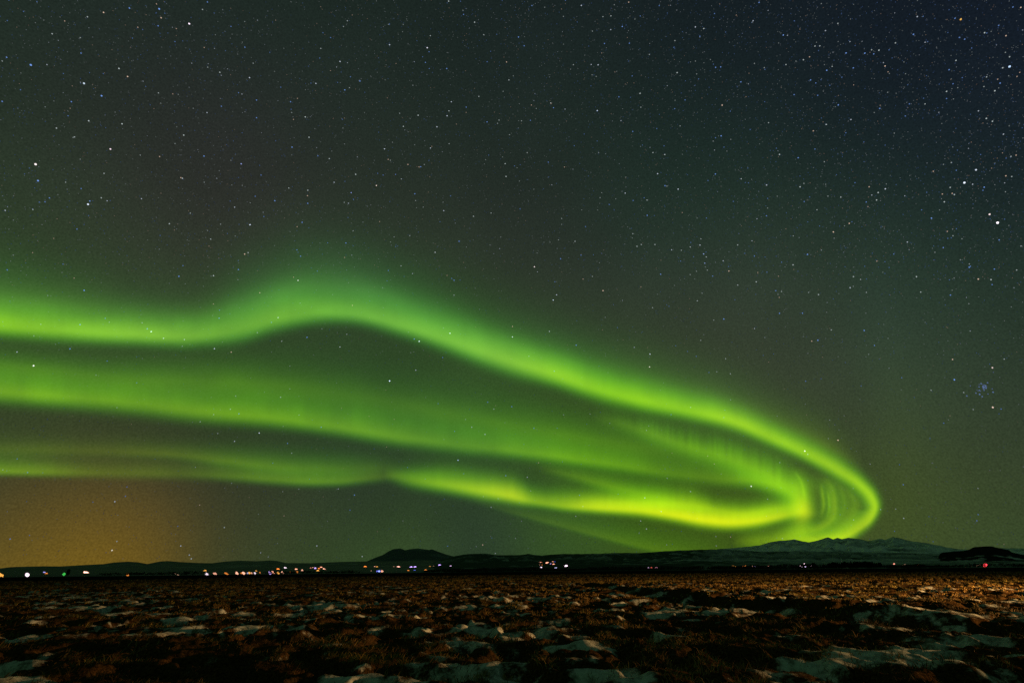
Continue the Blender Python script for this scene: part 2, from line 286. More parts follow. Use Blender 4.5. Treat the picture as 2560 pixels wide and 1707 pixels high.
# faint field: thousands, denser towards the upper right
n = 42000
px = rng.uniform(-350, 2910, n); py = rng.uniform(-500, 1400, n)
dens = 0.62 + 0.42*sstep(600, 2300, px)*sstep(1250, 500, py) + 0.25*sstep(700, 1500, px)*sstep(500, 150, py)
dens *= np.where(py > 700, 0.5, 1.0)*(0.75+0.5*fbm(px/180, py/180, 3, 5))
keep = rng.random(n) < dens; px, py = px[keep], py[keep]; n = len(px)
mag = rng.random(n)**18
rad = (0.95 + 0.75*mag)*(1-0.22*(np.hypot(px-1280, py-853)/1500)**2)
pick = rng.random(n)
c = np.where((pick < 0.36)[:, None], BLUE, np.where((pick < 0.5)[:, None], WHITE, np.where((pick < 0.6)[:, None], WARM, GREY)))
inten = (0.06 + 0.13*rng.random(n)**2 + 0.6*mag)*np.where(py > 900, 0.6, 1.0)
tag(star_mesh('stars', px, py, rad, c*inten[:, None]), 'countless faint white and blue stars scattered over the whole night sky', 'stars', kind='stuff')
# brighter named ones, each a thing
STARS = [
 (89, 411, 3.9, 1.6, (1, .86, .86), 'bright white star near the left edge with a blue star close below it'),
 (95, 452, 3.1, 1.0, BLUE, 'blue star close below the bright white star near the left edge'),
 (77, 163, 3.4, 1.0, BLUE, 'clear blue star highest near the left edge of the sky'),
 (220, 511, 3.2, 1.5, WHITE, 'white star in the left sky well below the pink star over two blue ones'),
 (210, 209, 2.9, 1.1, (.7, .85, 1), 'pale blue white star in the upper left sky'),
 (473, 60, 2.9, 1.6, (1, .85, 1), 'pinkish white star near the top edge on the left'),
 (398, 23, 2.7, 1.0, BLUE, 'blue star at the top edge left of the pinkish white one'),
 (276, 373, 2.6, 1.3, (1, .8, .9), 'pink white star above a pair of blue stars on the left'),
 (254, 240, 2.6, 1.0, BLUE, 'blue star below the pale blue white one in the upper left'),
 (603, 410, 2.3, 1.0, (.4, .5, 1), 'deep blue star alone in the middle of the upper left sky'),
 (625, 562, 2.4, 1.3, WHITE, 'white star above the crest of the upper aurora band'),
 (1068, 120, 2.4, 1.3, (.85, .85, 1), 'white star near the top edge left of the middle'),
 (941, 464, 2.3, 1.3, (1, .8, .7), 'warm cream star with a blue star to its left'),
 (878, 482, 2.2, 1.0, (.35, .45, 1), 'blue star just left of the warm cream star'),
 (1336, 667, 2.4, 1.5, (1, .85, .85), 'warm white star in the middle of the picture above the aurora'),
 (1383, 750, 2.3, 1.3, (.7, .85, 1), 'blue white star just below the warm white one in the middle of the sky'),
 (1759, 635, 2.3, 1.0, (.4, .55, 1), 'upper blue star of a close pair right of the middle'),
 (1762, 658, 2.1, .9, (.4, .55, 1), 'lower blue star of a close pair right of the middle'),
 (1125, 833, 2.5, 1.3, (.8, 1, .95), 'white star on the falling slope of the upper aurora band'),
 (1048, 853, 2.9, 1.2, (.75, 1, .95), 'whitish double star on the lower edge of the upper aurora band'),
 (1281, 842, 2.3, 1.2, (.8, 1, 1), 'pale star just above the falling part of the upper band'),
 (974, 952, 2.9, 1.7, (.65, .8, 1), 'brilliant blue white star in the dark gap under the upper aurora band'),
 (84, 914, 3.0, 1.4, (1, 1, .95), 'white star in the gap between bands at the left edge'),
 (378, 829, 2.6, 1.1, (.7, 1, .9), 'pale green white star shining through the upper band on the left'),
 (745, 701, 2.3, 1.2, (.95, 1, .9), 'white star just above the hump of the upper aurora band'),
 (1145, 1150, 2.3, 1.1, (.5, .65, 1), 'blue white star in the dark channel left of the bright lower band'),
 (648, 1082, 2.2, 1.0, WHITE, 'white star in the dark channel below the middle aurora band'),
 (2411, 457, 3.6, 1.8, (.75, .85, 1), 'brilliant blue white star left of and above the brightest star on the right'),
 (2494, 557, 4.2, 2.2, (1, .9, 1), 'brightest white star of the right sky near the right edge'),
 (2474, 536, 2.8, 1.3, (1, .8, .8), 'pinkish star touching the brightest right star on its upper left'),
 (2524, 167, 3.5, 1.6, (.5, .7, 1), 'bright blue star near the upper right corner'),
 (2402, 49, 2.8, 1.1, (1, .55, .12), 'orange star near the top edge on the right'),
 (2440, 425, 2.7, 1.1, (.75, .85, 1), 'blue white star above the brilliant one on the right'),
 (2482, 1018, 2.8, 1.1, (1, .72, .6), 'orange white star just below the small star cluster'),
 (2481, 919, 2.5, 1.0, (1, .8, .75), 'pale pink star just above the small star cluster'),
 (2386, 949, 2.6, 1.0, BLUE, 'blue star left of the small star cluster'),
 (1625, 885, 2.2, 1.1, WHITE, 'white star just above another over the upper band right of the middle'),
 (1624, 917, 2.3, 1.1, (1, .95, .8), 'cream star closely above the upper band below a white star'),
 (2012, 1127, 2.7, 1.3, (1, 1, .9), 'white star shining through the upper band near its hook'),
 (1878, 1215, 2.6, 1.2, (1, 1, .9), 'white star in the dark gap left of the bright knot'),
 (2095, 1100, 2.3, 1.0, (1, .7, .5), 'orange star above the hook of the upper band'),
 (280, 1375, 2.6, .9, (1, .9, .7), 'pale star low in the orange town glow'),
]
for (x, y, r, s, c, lab) in STARS:
    tag(star_mesh('star', [x], [y], [r*(0.66 if r < 3 else 0.58)], [np.array(c)*s*0.8]), lab, 'star', 'brightest stars of the sky')
# small open cluster on the right
k = 34
a = rng.uniform(0, 2*math.pi, k); rr = np.abs(rng.normal(0, 17, k))
mg = rng.random(k)
cl = bpy.data.objects.new('star_cluster', None); COL.objects.link(cl)
tag(cl, 'small tight cluster of pale blue stars on the right above the orange white star', 'star cluster')
for i in range(k):
    star_mesh('star', [2459+rr[i]*math.cos(a[i])*1.15], [968+rr[i]*math.sin(a[i])], [1.1+0.6*mg[i]], [np.array(BLUE)*(0.08+0.24*mg[i]) + 0.04]).parent = cl

# ------------------------------------------------------------------ the field: frozen hummocky grassland with snow patches
def ditch(x, y):
    """distance-like measure from the shallow gully that runs from the far middle to the near right"""
    pts = [(9, 70), (10.5, 44), (11, 30), (12.5, 21), (14.5, 15.5), (20, 11.5), (34, 6)]
    best = np.full(np.shape(x), 1e9)
    for (x0, y0), (x1, y1) in zip(pts[:-1], pts[1:]):
        dx, dy = x1-x0, y1-y0
        t = np.clip(((x-x0)*dx+(y-y0)*dy)/(dx*dx+dy*dy), 0, 1)
        best = np.minimum(best, np.hypot(x-x0-t*dx, y-y0-t*dy))
    return best
def snow_mask(x, y):
    r = np.hypot(x, y)
    a = fbm(x/1.45+3, y/1.3, 4, 40, 0.6)
    b = fbm(x/6.0, y/6.0+8, 2, 50)
    g = np.exp(-(ditch(x, y)/2.6)**2)
    v = a + 0.24*(b-0.5) + 0.055*g - 0.03*sstep(22, 50, r) - 0.05*sstep(60,120,r) 
    th = 0.612 
    return sstep(th-0.08, th+0.16, v)
def height(x, y):
    r = np.hypot(x, y)
    z = 0.5*(fbm(x/9+2, y/9, 2, 60)-0.5)*sstep(200, 20, r)
    h = fbm(x/1.15, y/1.15, 2, 70, 0.45)
    z = z + (0.30*np.cos((h-0.5)*7.0) + 0.16*(fbm(x/0.6, y/0.6, 2, 75)-0.5))*sstep(160, 40, r)
    z = z - 0.6*np.exp(-(ditch(x, y)/1.7)**2) + 0.12*np.exp(-((ditch(x, y)-3.0)/1.2)**2)
    s = snow_mask(x, y)
    rough = 0.10*(fbm(x/0.16, y/0.16, 2, 77)-0.5)*sstep(60, 20, r)
    return z + (1-s)*rough + 0.04*s*sstep(120, 30, r) + 0.015*s*(fbm(x/0.25, y/0.25, 2, 78)-0.5)*sstep(50, 15, r) - 0.15
A1 = np.radians(np.arange(-57, 57.01, 0.125)); A2 = np.radians(np.arange(60, 300.1, 4.0))
A = np.concatenate([A1, A2, [A1[0]+2*math.pi]])
Rr = np.concatenate([2.5*1.0085**np.arange(0, 410), 2.5*1.0085**409*1.09**np.arange(1, 76)])
AA, RR = np.meshgrid(A, Rr, indexing='ij')
X, Y = RR*np.sin(AA), RR*np.cos(AA)
Z = height(X, Y); SN = snow_mask(X, Y)
Z = Z - 14*sstep(4000, 30000, RR)
V = np.stack([X, Y, Z], -1).reshape(-1, 3)
nA, nR = X.shape
F = grid_faces(nA, nR)
# centre fan
V = np.concatenate([V, [[0, 0, -0.15]]])
ci = len(V)-1
i0 = np.arange(nA-1)*nR
Fc = np.stack([i0, i0+nR, np.full(nA-1, ci)], 1)[:, ::-1]
gm, gt = mat('frozen_grassland')
LK = gt.links.new
at_ = N(gt, 'ShaderNodeAttribute', attribute_name='snow')
tcg = N(gt, 'ShaderNodeTexCoord')
def noise(t, scale, det=4, rough=0.6, vec=None):
    n = N(t, 'ShaderNodeTexNoise'); n.inputs['Scale'].default_value = scale; n.inputs['Detail'].default_value = det; n.inputs['Roughness'].default_value = rough
    t.links.new(vec or tcg.outputs['Object'], n.inputs['Vector']); return n
nf = noise(gt, 5, 8, 0.75); nb = noise(gt, 0.9, 4); nc = noise(gt, 22, 3)
adj = N(gt, 'ShaderNodeMath', operation='MULTIPLY_ADD'); LK(nf.outputs['Fac'], adj.inputs[0]); adj.inputs[1].default_value = 2.4; adj.inputs[2].default_value = -1.2
sm_ = N(gt, 'ShaderNodeMath', operation='ADD'); LK(at_.outputs['Fac'], sm_.inputs[0]); LK(adj.outputs[0], sm_.inputs[1])
rp = N(gt, 'ShaderNodeValToRGB'); rp.color_ramp.elements[0].position = 0.30; rp.color_ramp.elements[1].position = 0.95; LK(sm_.outputs[0], rp.inputs[0])
g1 = N(gt, 'ShaderNodeValToRGB'); LK(nc.outputs['Fac'], g1.inputs[0])
g1.color_ramp.elements[0].position = 0.38; g1.color_ramp.elements[0].color = (0.022, 0.015, 0.008, 1)
g1.color_ramp.elements[1].position = 0.68; g1.color_ramp.elements[1].color = (0.13, 0.075, 0.032, 1)
g2 = N(gt, 'ShaderNodeMixRGB'); g2.blend_type = 'MULTIPLY'; g2.inputs[0].default_value = 0.7
LK(g1.outputs[0], g2.inputs[1]); r2 = N(gt, 'ShaderNodeValToRGB'); LK(nb.outputs['Fac'], r2.inputs[0])
r2.color_ramp.elements[0].position = 0.35; r2.color_ramp.elements[0].color = (0.45, 0.5, 0.45, 1); r2.color_ramp.elements[1].position = 0.65; r2.color_ramp.elements[1].color = (1, 0.85, 0.7, 1)
LK(r2.outputs[0], g2.inputs[2])
sc_ = N(gt, 'ShaderNodeValToRGB'); LK(nf.outputs['Fac'], sc_.inputs[0])
sc_.color_ramp.elements[0].position = 0.3; sc_.color_ramp.elements[0].color = (0.24, 0.25, 0.22, 1); sc_.color_ramp.elements[1].position = 0.6; sc_.color_ramp.elements[1].color = (0.58, 0.61, 0.60, 1)
mx = N(gt, 'ShaderNodeMixRGB'); LK(rp.outputs[0], mx.inputs[0]); LK(g2.outputs[0], mx.inputs[1]); LK(sc_.outputs[0], mx.inputs[2])
bs = N(gt, 'ShaderNodeBsdfPrincipled'); bs.inputs['Roughness'].default_value = 0.85; bs.inputs['Specular IOR Level'].default_value = 0.0
LK(mx.outputs[0], bs.inputs['Base Color'])
bm_ = N(gt, 'ShaderNodeBump'); bm_.inputs['Strength'].default_value = 0.6; bm_.inputs['Distance'].default_value = 0.05; LK(nf.outputs['Fac'], bm_.inputs['Height']); LK(bm_.outputs[0], bs.inputs['Normal'])
go = N(gt, 'ShaderNodeOutputMaterial'); LK(bs.outputs[0], go.inputs['Surface'])
pa_ = N(gt, 'ShaderNodeAttribute', attribute_name='far_shade')
pm_ = N(gt, 'ShaderNodeMixRGB'); LK(pa_.outputs['Fac'], pm_.inputs[0]); LK(mx.outputs[0], pm_.inputs[1]); pm_.inputs[2].default_value = (0.012, 0.010, 0.008, 1)  # distant ground painted near black to stand in for the missing light
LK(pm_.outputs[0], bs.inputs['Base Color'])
ground = mesh_obj('ground', V, [F[:, ::-1], Fc], [gm], smooth=True)
vattr(ground, 'snow', np.concatenate([SN.ravel(), [0.0]]))
vattr(ground, 'far_shade', np.concatenate([(0.93*sstep(130, 300, RR+40*(fbm(X/15, Y/15, 3, 33)-0.5))).ravel(), [0.0]]))
tag(ground, kind='structure')
if ground.data.polygons[0].normal.z < 0: ground.data.flip_normals()

# dry grass tufts
def grass():
    rg = np.random.default_rng(3)
    xs, ys = [], []
    for (ra, rb, den) in ((7.5, 14, 55), (14, 22, 34), (22, 36, 15), (36, 62, 6), (62, 95, 2.4), (95, 150, 1.0), (150, 260, 0.35)):
        area = (rb*rb-ra*ra)*math.radians(56)
        k = int(area*den)
        r = np.sqrt(rg.uniform(ra*ra, rb*rb, k)); a = rg.uniform(-math.radians(56), math.radians(56), k)
        xs.append(r*np.sin(a)); ys.append(r*np.cos(a))
    x = np.concatenate(xs); y = np.concatenate(ys)
    s = snow_mask(x, y)
    clump = fbm(x/0.7, y/0.7, 2, 90)
    keep = (rg.random(len(x)) < (1-s)**1.5*(0.25+0.75*sstep(0.34, 0.6, clump)) + 0.22)
    x, y = x[keep], y[keep]; cl = clump[keep]
    nb_ = 10
    n = len(x)*nb_
    X = np.repeat(x, nb_) + rg.normal(0, 0.07, n); Y = np.repeat(y, nb_) + rg.normal(0, 0.07, n)
    r = np.hypot(X, Y)
    Zg = height(X, Y) - 0.02
    wind = rg.normal(0.6, 1.3, n)
    lean = rg.uniform(0.7, 1.6, n)
    ln = rg.uniform(0.06, 0.18, n)*np.repeat(0.25+1.5*sstep(0.3, 0.75, cl), nb_)*(1+0.6*sstep(50, 100, r))
    dx, dy = np.cos(wind)*np.sin(lean), np.sin(wind)*np.sin(lean)*0.8
    dz = np.cos(lean)*0.9 + 0.1
    wdt = np.maximum(0.006, r*0.00055)
    pa = wind + rg.normal(0, 0.6, n) + math.pi/2
    wx, wy = np.cos(pa)*wdt, np.sin(pa)*wdt*0.4
    B = np.stack([X, Y, Zg], -1); W = np.stack([wx, wy, np.zeros(n)], -1)
    M = B + np.stack([dx*0.4, dy*0.4, dz*0.65], -1)*ln[:, None]
    T = B + np.stack([dx*1.0, dy*1.0, dz*0.85], -1)*ln[:, None]
    V = np.stack([B-W, B+W, M+W*0.8, M-W*0.8, T], 1).reshape(-1, 3)
    o = np.arange(n)[:, None]*5
    F4 = o + np.array([[0, 1, 2, 3]]); F3 = o + np.array([[3, 2, 4]])
    m, t = mat('dry_grass')
    a_ = N(t, 'ShaderNodeAttribute', attribute_name='tint')
    b = N(t, 'ShaderNodeBsdfPrincipled'); b.inputs['Roughness'].default_value = 0.8; b.inputs['Specular IOR Level'].default_value = 0.15
    t.links.new(a_.outputs['Color'], b.inputs['Base Color'])
    oo = N(t, 'ShaderNodeOutputMaterial'); t.links.new(b.outputs[0], oo.inputs['Surface'])
    g = mesh_obj('dry_grass', V, [F4, F3], [m])
    pal = np.array([(0.21, 0.125, 0.035), (0.29, 0.17, 0.05), (0.13, 0.07, 0.025), (0.06, 0.038, 0.016), (0.21, 0.16, 0.06), (0.035, 0.027, 0.013)])
    big = fbm(X/1.6+7, Y/1.6, 4, 95, 0.65)
    pi = np.clip((rg.random(n)*6).astype(int), 0, 5)
    c = (0.45*pal[pi]+0.55*pal.mean(0))*(0.3+1.35*sstep(0.34, 0.66, big))[:, None]
    ol = sstep(0.45, 0.7, fbm(X/5+31, Y/5, 2, 99))[:, None]; c = c*(1-ol) + ol*c*np.array([0.88, 1.08, 0.9])
    vattr(g, 'tint', np.repeat(c, 5, axis=0), True)
    tag(g, 'matted tufts of dry orange brown grass standing between the snow patches', 'grass', kind='stuff')
grass()

# ------------------------------------------------------------------ hills and mountains
def hill_mat(name, rock, snow, lo, hi, scale, streak=1.0):
    m, t = mat(name)
    tc = N(t, 'ShaderNodeTexCoord')
    mp = N(t, 'ShaderNodeMapping'); mp.inputs['Scale'].default_value = (1, 1, 2.5*streak); t.links.new(tc.outputs['Object'], mp.inputs['Vector'])
    n = N(t, 'ShaderNodeTexNoise'); n.inputs['Scale'].default_value = scale; n.inputs['Detail'].default_value = 8; n.inputs['Roughness'].default_value = 0.68; n.inputs['Distortion'].default_value = 0.6
    t.links.new(mp.outputs[0], n.inputs['Vector'])
    a = N(t, 'ShaderNodeAttribute', attribute_name='snow')
    s = N(t, 'ShaderNodeMath', operation='ADD'); t.links.new(n.outputs['Fac'], s.inputs[0]); t.links.new(a.outputs['Fac'], s.inputs[1])
    r = N(t, 'ShaderNodeValToRGB'); r.color_ramp.elements[0].position = lo; r.color_ramp.elements[1].position = hi
    r.color_ramp.elements[0].color = (*rock, 1); r.color_ramp.elements[1].color = (*snow, 1); t.links.new(s.outputs[0], r.inputs[0])
    b = N(t, 'ShaderNodeBsdfPrincipled'); b.inputs['Roughness'].default_value = 1.0; b.inputs['Specular IOR Level'].default_value = 0.0
    t.links.new(r.outputs[0], b.inputs['Base Color'])
    o = N(t, 'ShaderNodeOutputMaterial'); t.links.new(b.outputs[0], o.inputs['Surface'])
    return m
HILLS = {}
def hill(name, sil, R0, R, m, seed, noise_amp=0.25, snowf=None, shape=1.0, jag=0.0, back=1.25):
    sil = np.array(sil, float)
    xs = np.arange(sil[0, 0], sil[-1, 0]+0.1, 2.5)
    ys = np.interp(xs, sil[:, 0], sil[:, 1])
    if jag: ys = ys + jag*(fbm(xs/14, xs*0, 4, seed+5)-0.5)*2
    az, el = azel(xs, ys)
    nr = 70
    t = np.linspace(0, 1, nr)
    Rf = R0 + (R-R0)*t**1.6
    Tt, AZ = np.meshgrid(t, az); EL = np.maximum(el, -0.003)[:, None]
    g = 1-(1-Tt)**(1+shape)
    Rm, _ = np.meshgrid(Rf, az)
    nz = (fbm(AZ*60, np.log(Rm)*14, 5, seed, 0.6)-0.5)*2
    E = EL*(g + noise_amp*nz*np.sin(Tt*math.pi)**0.8*g**0.5)
    E = np.minimum(E, EL*0.985*np.where(Tt < 1, 1, 1/0.985))
    Zf = CAM[2] + Rm*np.tan(E)
    Zf[:, 0] = -6
    # back slope
    bt = np.linspace(0, 1, 10)[1:]
    Rb = R + (R*back-R)*bt
    Zb = Zf[:, -1:]*(1-bt[None, :]**1.3) - 10*bt[None, :]
    Rall = np.concatenate([Rm, np.broadcast_to(Rb, (len(az), len(Rb)))], 1); Zall = np.concatenate([Zf, Zb], 1)
    V = np.stack([Rall*np.sin(az)[:, None], Rall*np.cos(az)[:, None], Zall], -1)
    o = mesh_obj(name, V.reshape(-1, 3), grid_faces(*Rall.shape), [m], smooth=True)
    sn = np.zeros(Rall.shape) if snowf is None else snowf(xs[:, None]+0*Rall, np.concatenate([Tt, np.ones((len(az), len(Rb)))], 1), np.concatenate([nz, np.zeros((len(az), len(Rb)))], 1))
    vattr(o, 'snow', sn.ravel())
    tag(o, kind='structure')
    HILLS[name] = (az, Rf, E)
    return o
left_hills = [(-260, 1426), (-100, 1423), (0, 1420), (24, 1417), (40, 1416), (110, 1414.5), (150, 1415), (200, 1412), (260, 1409), (285, 1405), (320, 1403), (345, 1404.5), (368, 1409), (400, 1402.5), (420, 1401.5), (450, 1404), (500, 1406.5), (530, 1407), (560, 1403), (600, 1400.5), (640, 1402), (675, 1400), (692, 1401), (715, 1406.5), (780, 1407), (820, 1405), (860, 1403.5), (915, 1402.5), (980, 1402), (1060, 1400), (1140, 1400), (1220, 1404), (1300, 1410), (1340, 1420)]
mid_ridge = [(1040, 1414), (1090, 1403), (1120, 1394), (1140, 1389), (1160, 1385.5), (1185, 1383.5), (1212, 1383), (1245, 1387), (1300, 1386.5), (1312, 1385), (1320, 1383), (1332, 1386), (1355, 1388), (1380, 1385.5), (1410, 1383.5), (1450, 1384), (1500, 1383), (1560, 1381), (1600, 1381.5), (1640, 1378.5), (1700, 1375), (1760, 1373), (1810, 1372.5), (1900, 1378), (2000, 1377), (2100, 1379), (2200, 1380), (2340, 1384), (2480, 1388), (2620, 1392), (2800, 1400)]
table_mt = [(890, 1406), (918, 1402), (935, 1394.5), (958, 1386), (970, 1378), (983, 1372), (1000, 1370), (1006, 1371.5), (1012, 1374.5), (1025, 1372), (1045, 1370), (1060, 1372), (1073, 1374), (1080, 1372), (1095, 1378), (1115, 1385), (1130, 1389), (1150, 1392), (1180, 1402), (1200, 1412)]
snowy = [(1700, 1395), (1760, 1380), (1800, 1371), (1850, 1368), (1880, 1365), (1900, 1362), (1925, 1355), (1950, 1351), (1985, 1347.5), (2005, 1352), (2022, 1355), (2045, 1350.5), (2065, 1343.5), (2070, 1342), (2083, 1347), (2094, 1343), (2105, 1347), (2122, 1343.5), (2150, 1347), (2170, 1352), (2195, 1347), (2205, 1346.5), (2213, 1349), (2232, 1342), (2245, 1344), (2280, 1352), (2320, 1357), (2360, 1366), (2400, 1372), (2440, 1375), (2500, 1369.5), (2560, 1370), (2700, 1374), (2850, 1385)]
rocky = [(2322, 1416), (2330, 1412), (2340, 1408), (2344, 1402), (2345, 1394), (2348, 1386), (2353, 1381), (2360, 1380), (2380, 1378), (2400, 1376.5), (2420, 1374.5), (2432, 1368), (2438, 1366.5), (2465, 1365), (2480, 1365), (2492, 1368), (2510, 1372), (2522, 1374.5), (2530, 1380), (2540, 1382.5), (2560, 1386), (2640, 1396), (2700, 1408)]
hm1 = hill_mat('dark_heath', (0.20, 0.20, 0.17), (0.38, 0.38, 0.34), 0.5, 0.75, 0.0016)
hm2 = hill_mat('bare_rock', (0.09, 0.11, 0.12), (0.2, 0.24, 0.24), 0.5, 0.8, 0.0012)
hm3 = hill_mat('heath_with_old_snow', (0.06, 0.085, 0.065), (0.42, 0.46, 0.44), 0.5, 0.72, 0.0022, 1.5)
hm4 = hill_mat('snowfields', (0.16, 0.19, 0.18), (0.78, 0.82, 0.80), 0.42, 0.62, 0.0022)
hm5 = hill_mat('black_rock_with_snow', (0.018, 0.02, 0.018), (0.5, 0.53, 0.53), 0.55, 0.7, 0.006)
hill('hills', left_hills, 900, 9000, hm1, 100)
hill('mountain', table_mt, 8000, 15000, hm2, 110, noise_amp=0.2, shape=1.2)
hill('ridge', mid_ridge, 900, 7000, hm3, 120, jag=0.8, noise_amp=0.3, snowf=lambda x, t, n: 0.16*sstep(1200, 2200, x) - 0.05 + 0.14*n)
hill('snowy_mountain', snowy, 7600, 17000, hm4, 130, jag=0.9, noise_amp=0.25, shape=1.0, snowf=lambda x, t, n: 0.08 - 0.12*sstep(0.92, 1, t) + 0.1*n)
hill('rocky_hill', rocky, 1500, 2600, hm5, 140, noise_amp=0.12, jag=0.4, shape=0.8, snowf=lambda x, t, n: 0.02*sstep(0.4, 0.1, t)*sstep(0.0, 0.1, t) - 0.16*sstep(0.3, 0.5, t) + 0.35*n + 0.3*np.exp(-((x-2540)/30)**2)*np.exp(-((t-0.35)/0.15)**2))

def land(x, y):
    """point on the far land that the photograph shows at x, y: distance and position"""
    az, el = azel(x, y); az = float(az); el = float(el)
    best = None
    for nm in ('rocky_hill', 'hills', 'ridge'):
        A_, R_, E_ = HILLS[nm]
        if az < A_[0] or az > A_[-1]: continue
        row = E_[int(np.clip(np.searchsorted(A_, az), 0, len(A_)-1))]
        ok = np.nonzero(row >= el)[0]
        if len(ok) and ok[0] > 0:
            r = R_[ok[0]]
            if best is None or r < best: best = r
    D = min(best, 2400) if best else 880
    if el < 0.0012: D = min(D, 860)
    z = CAM[2] + D*math.tan(el)
    return D, Vector((D*math.sin(az), D*math.cos(az), z))

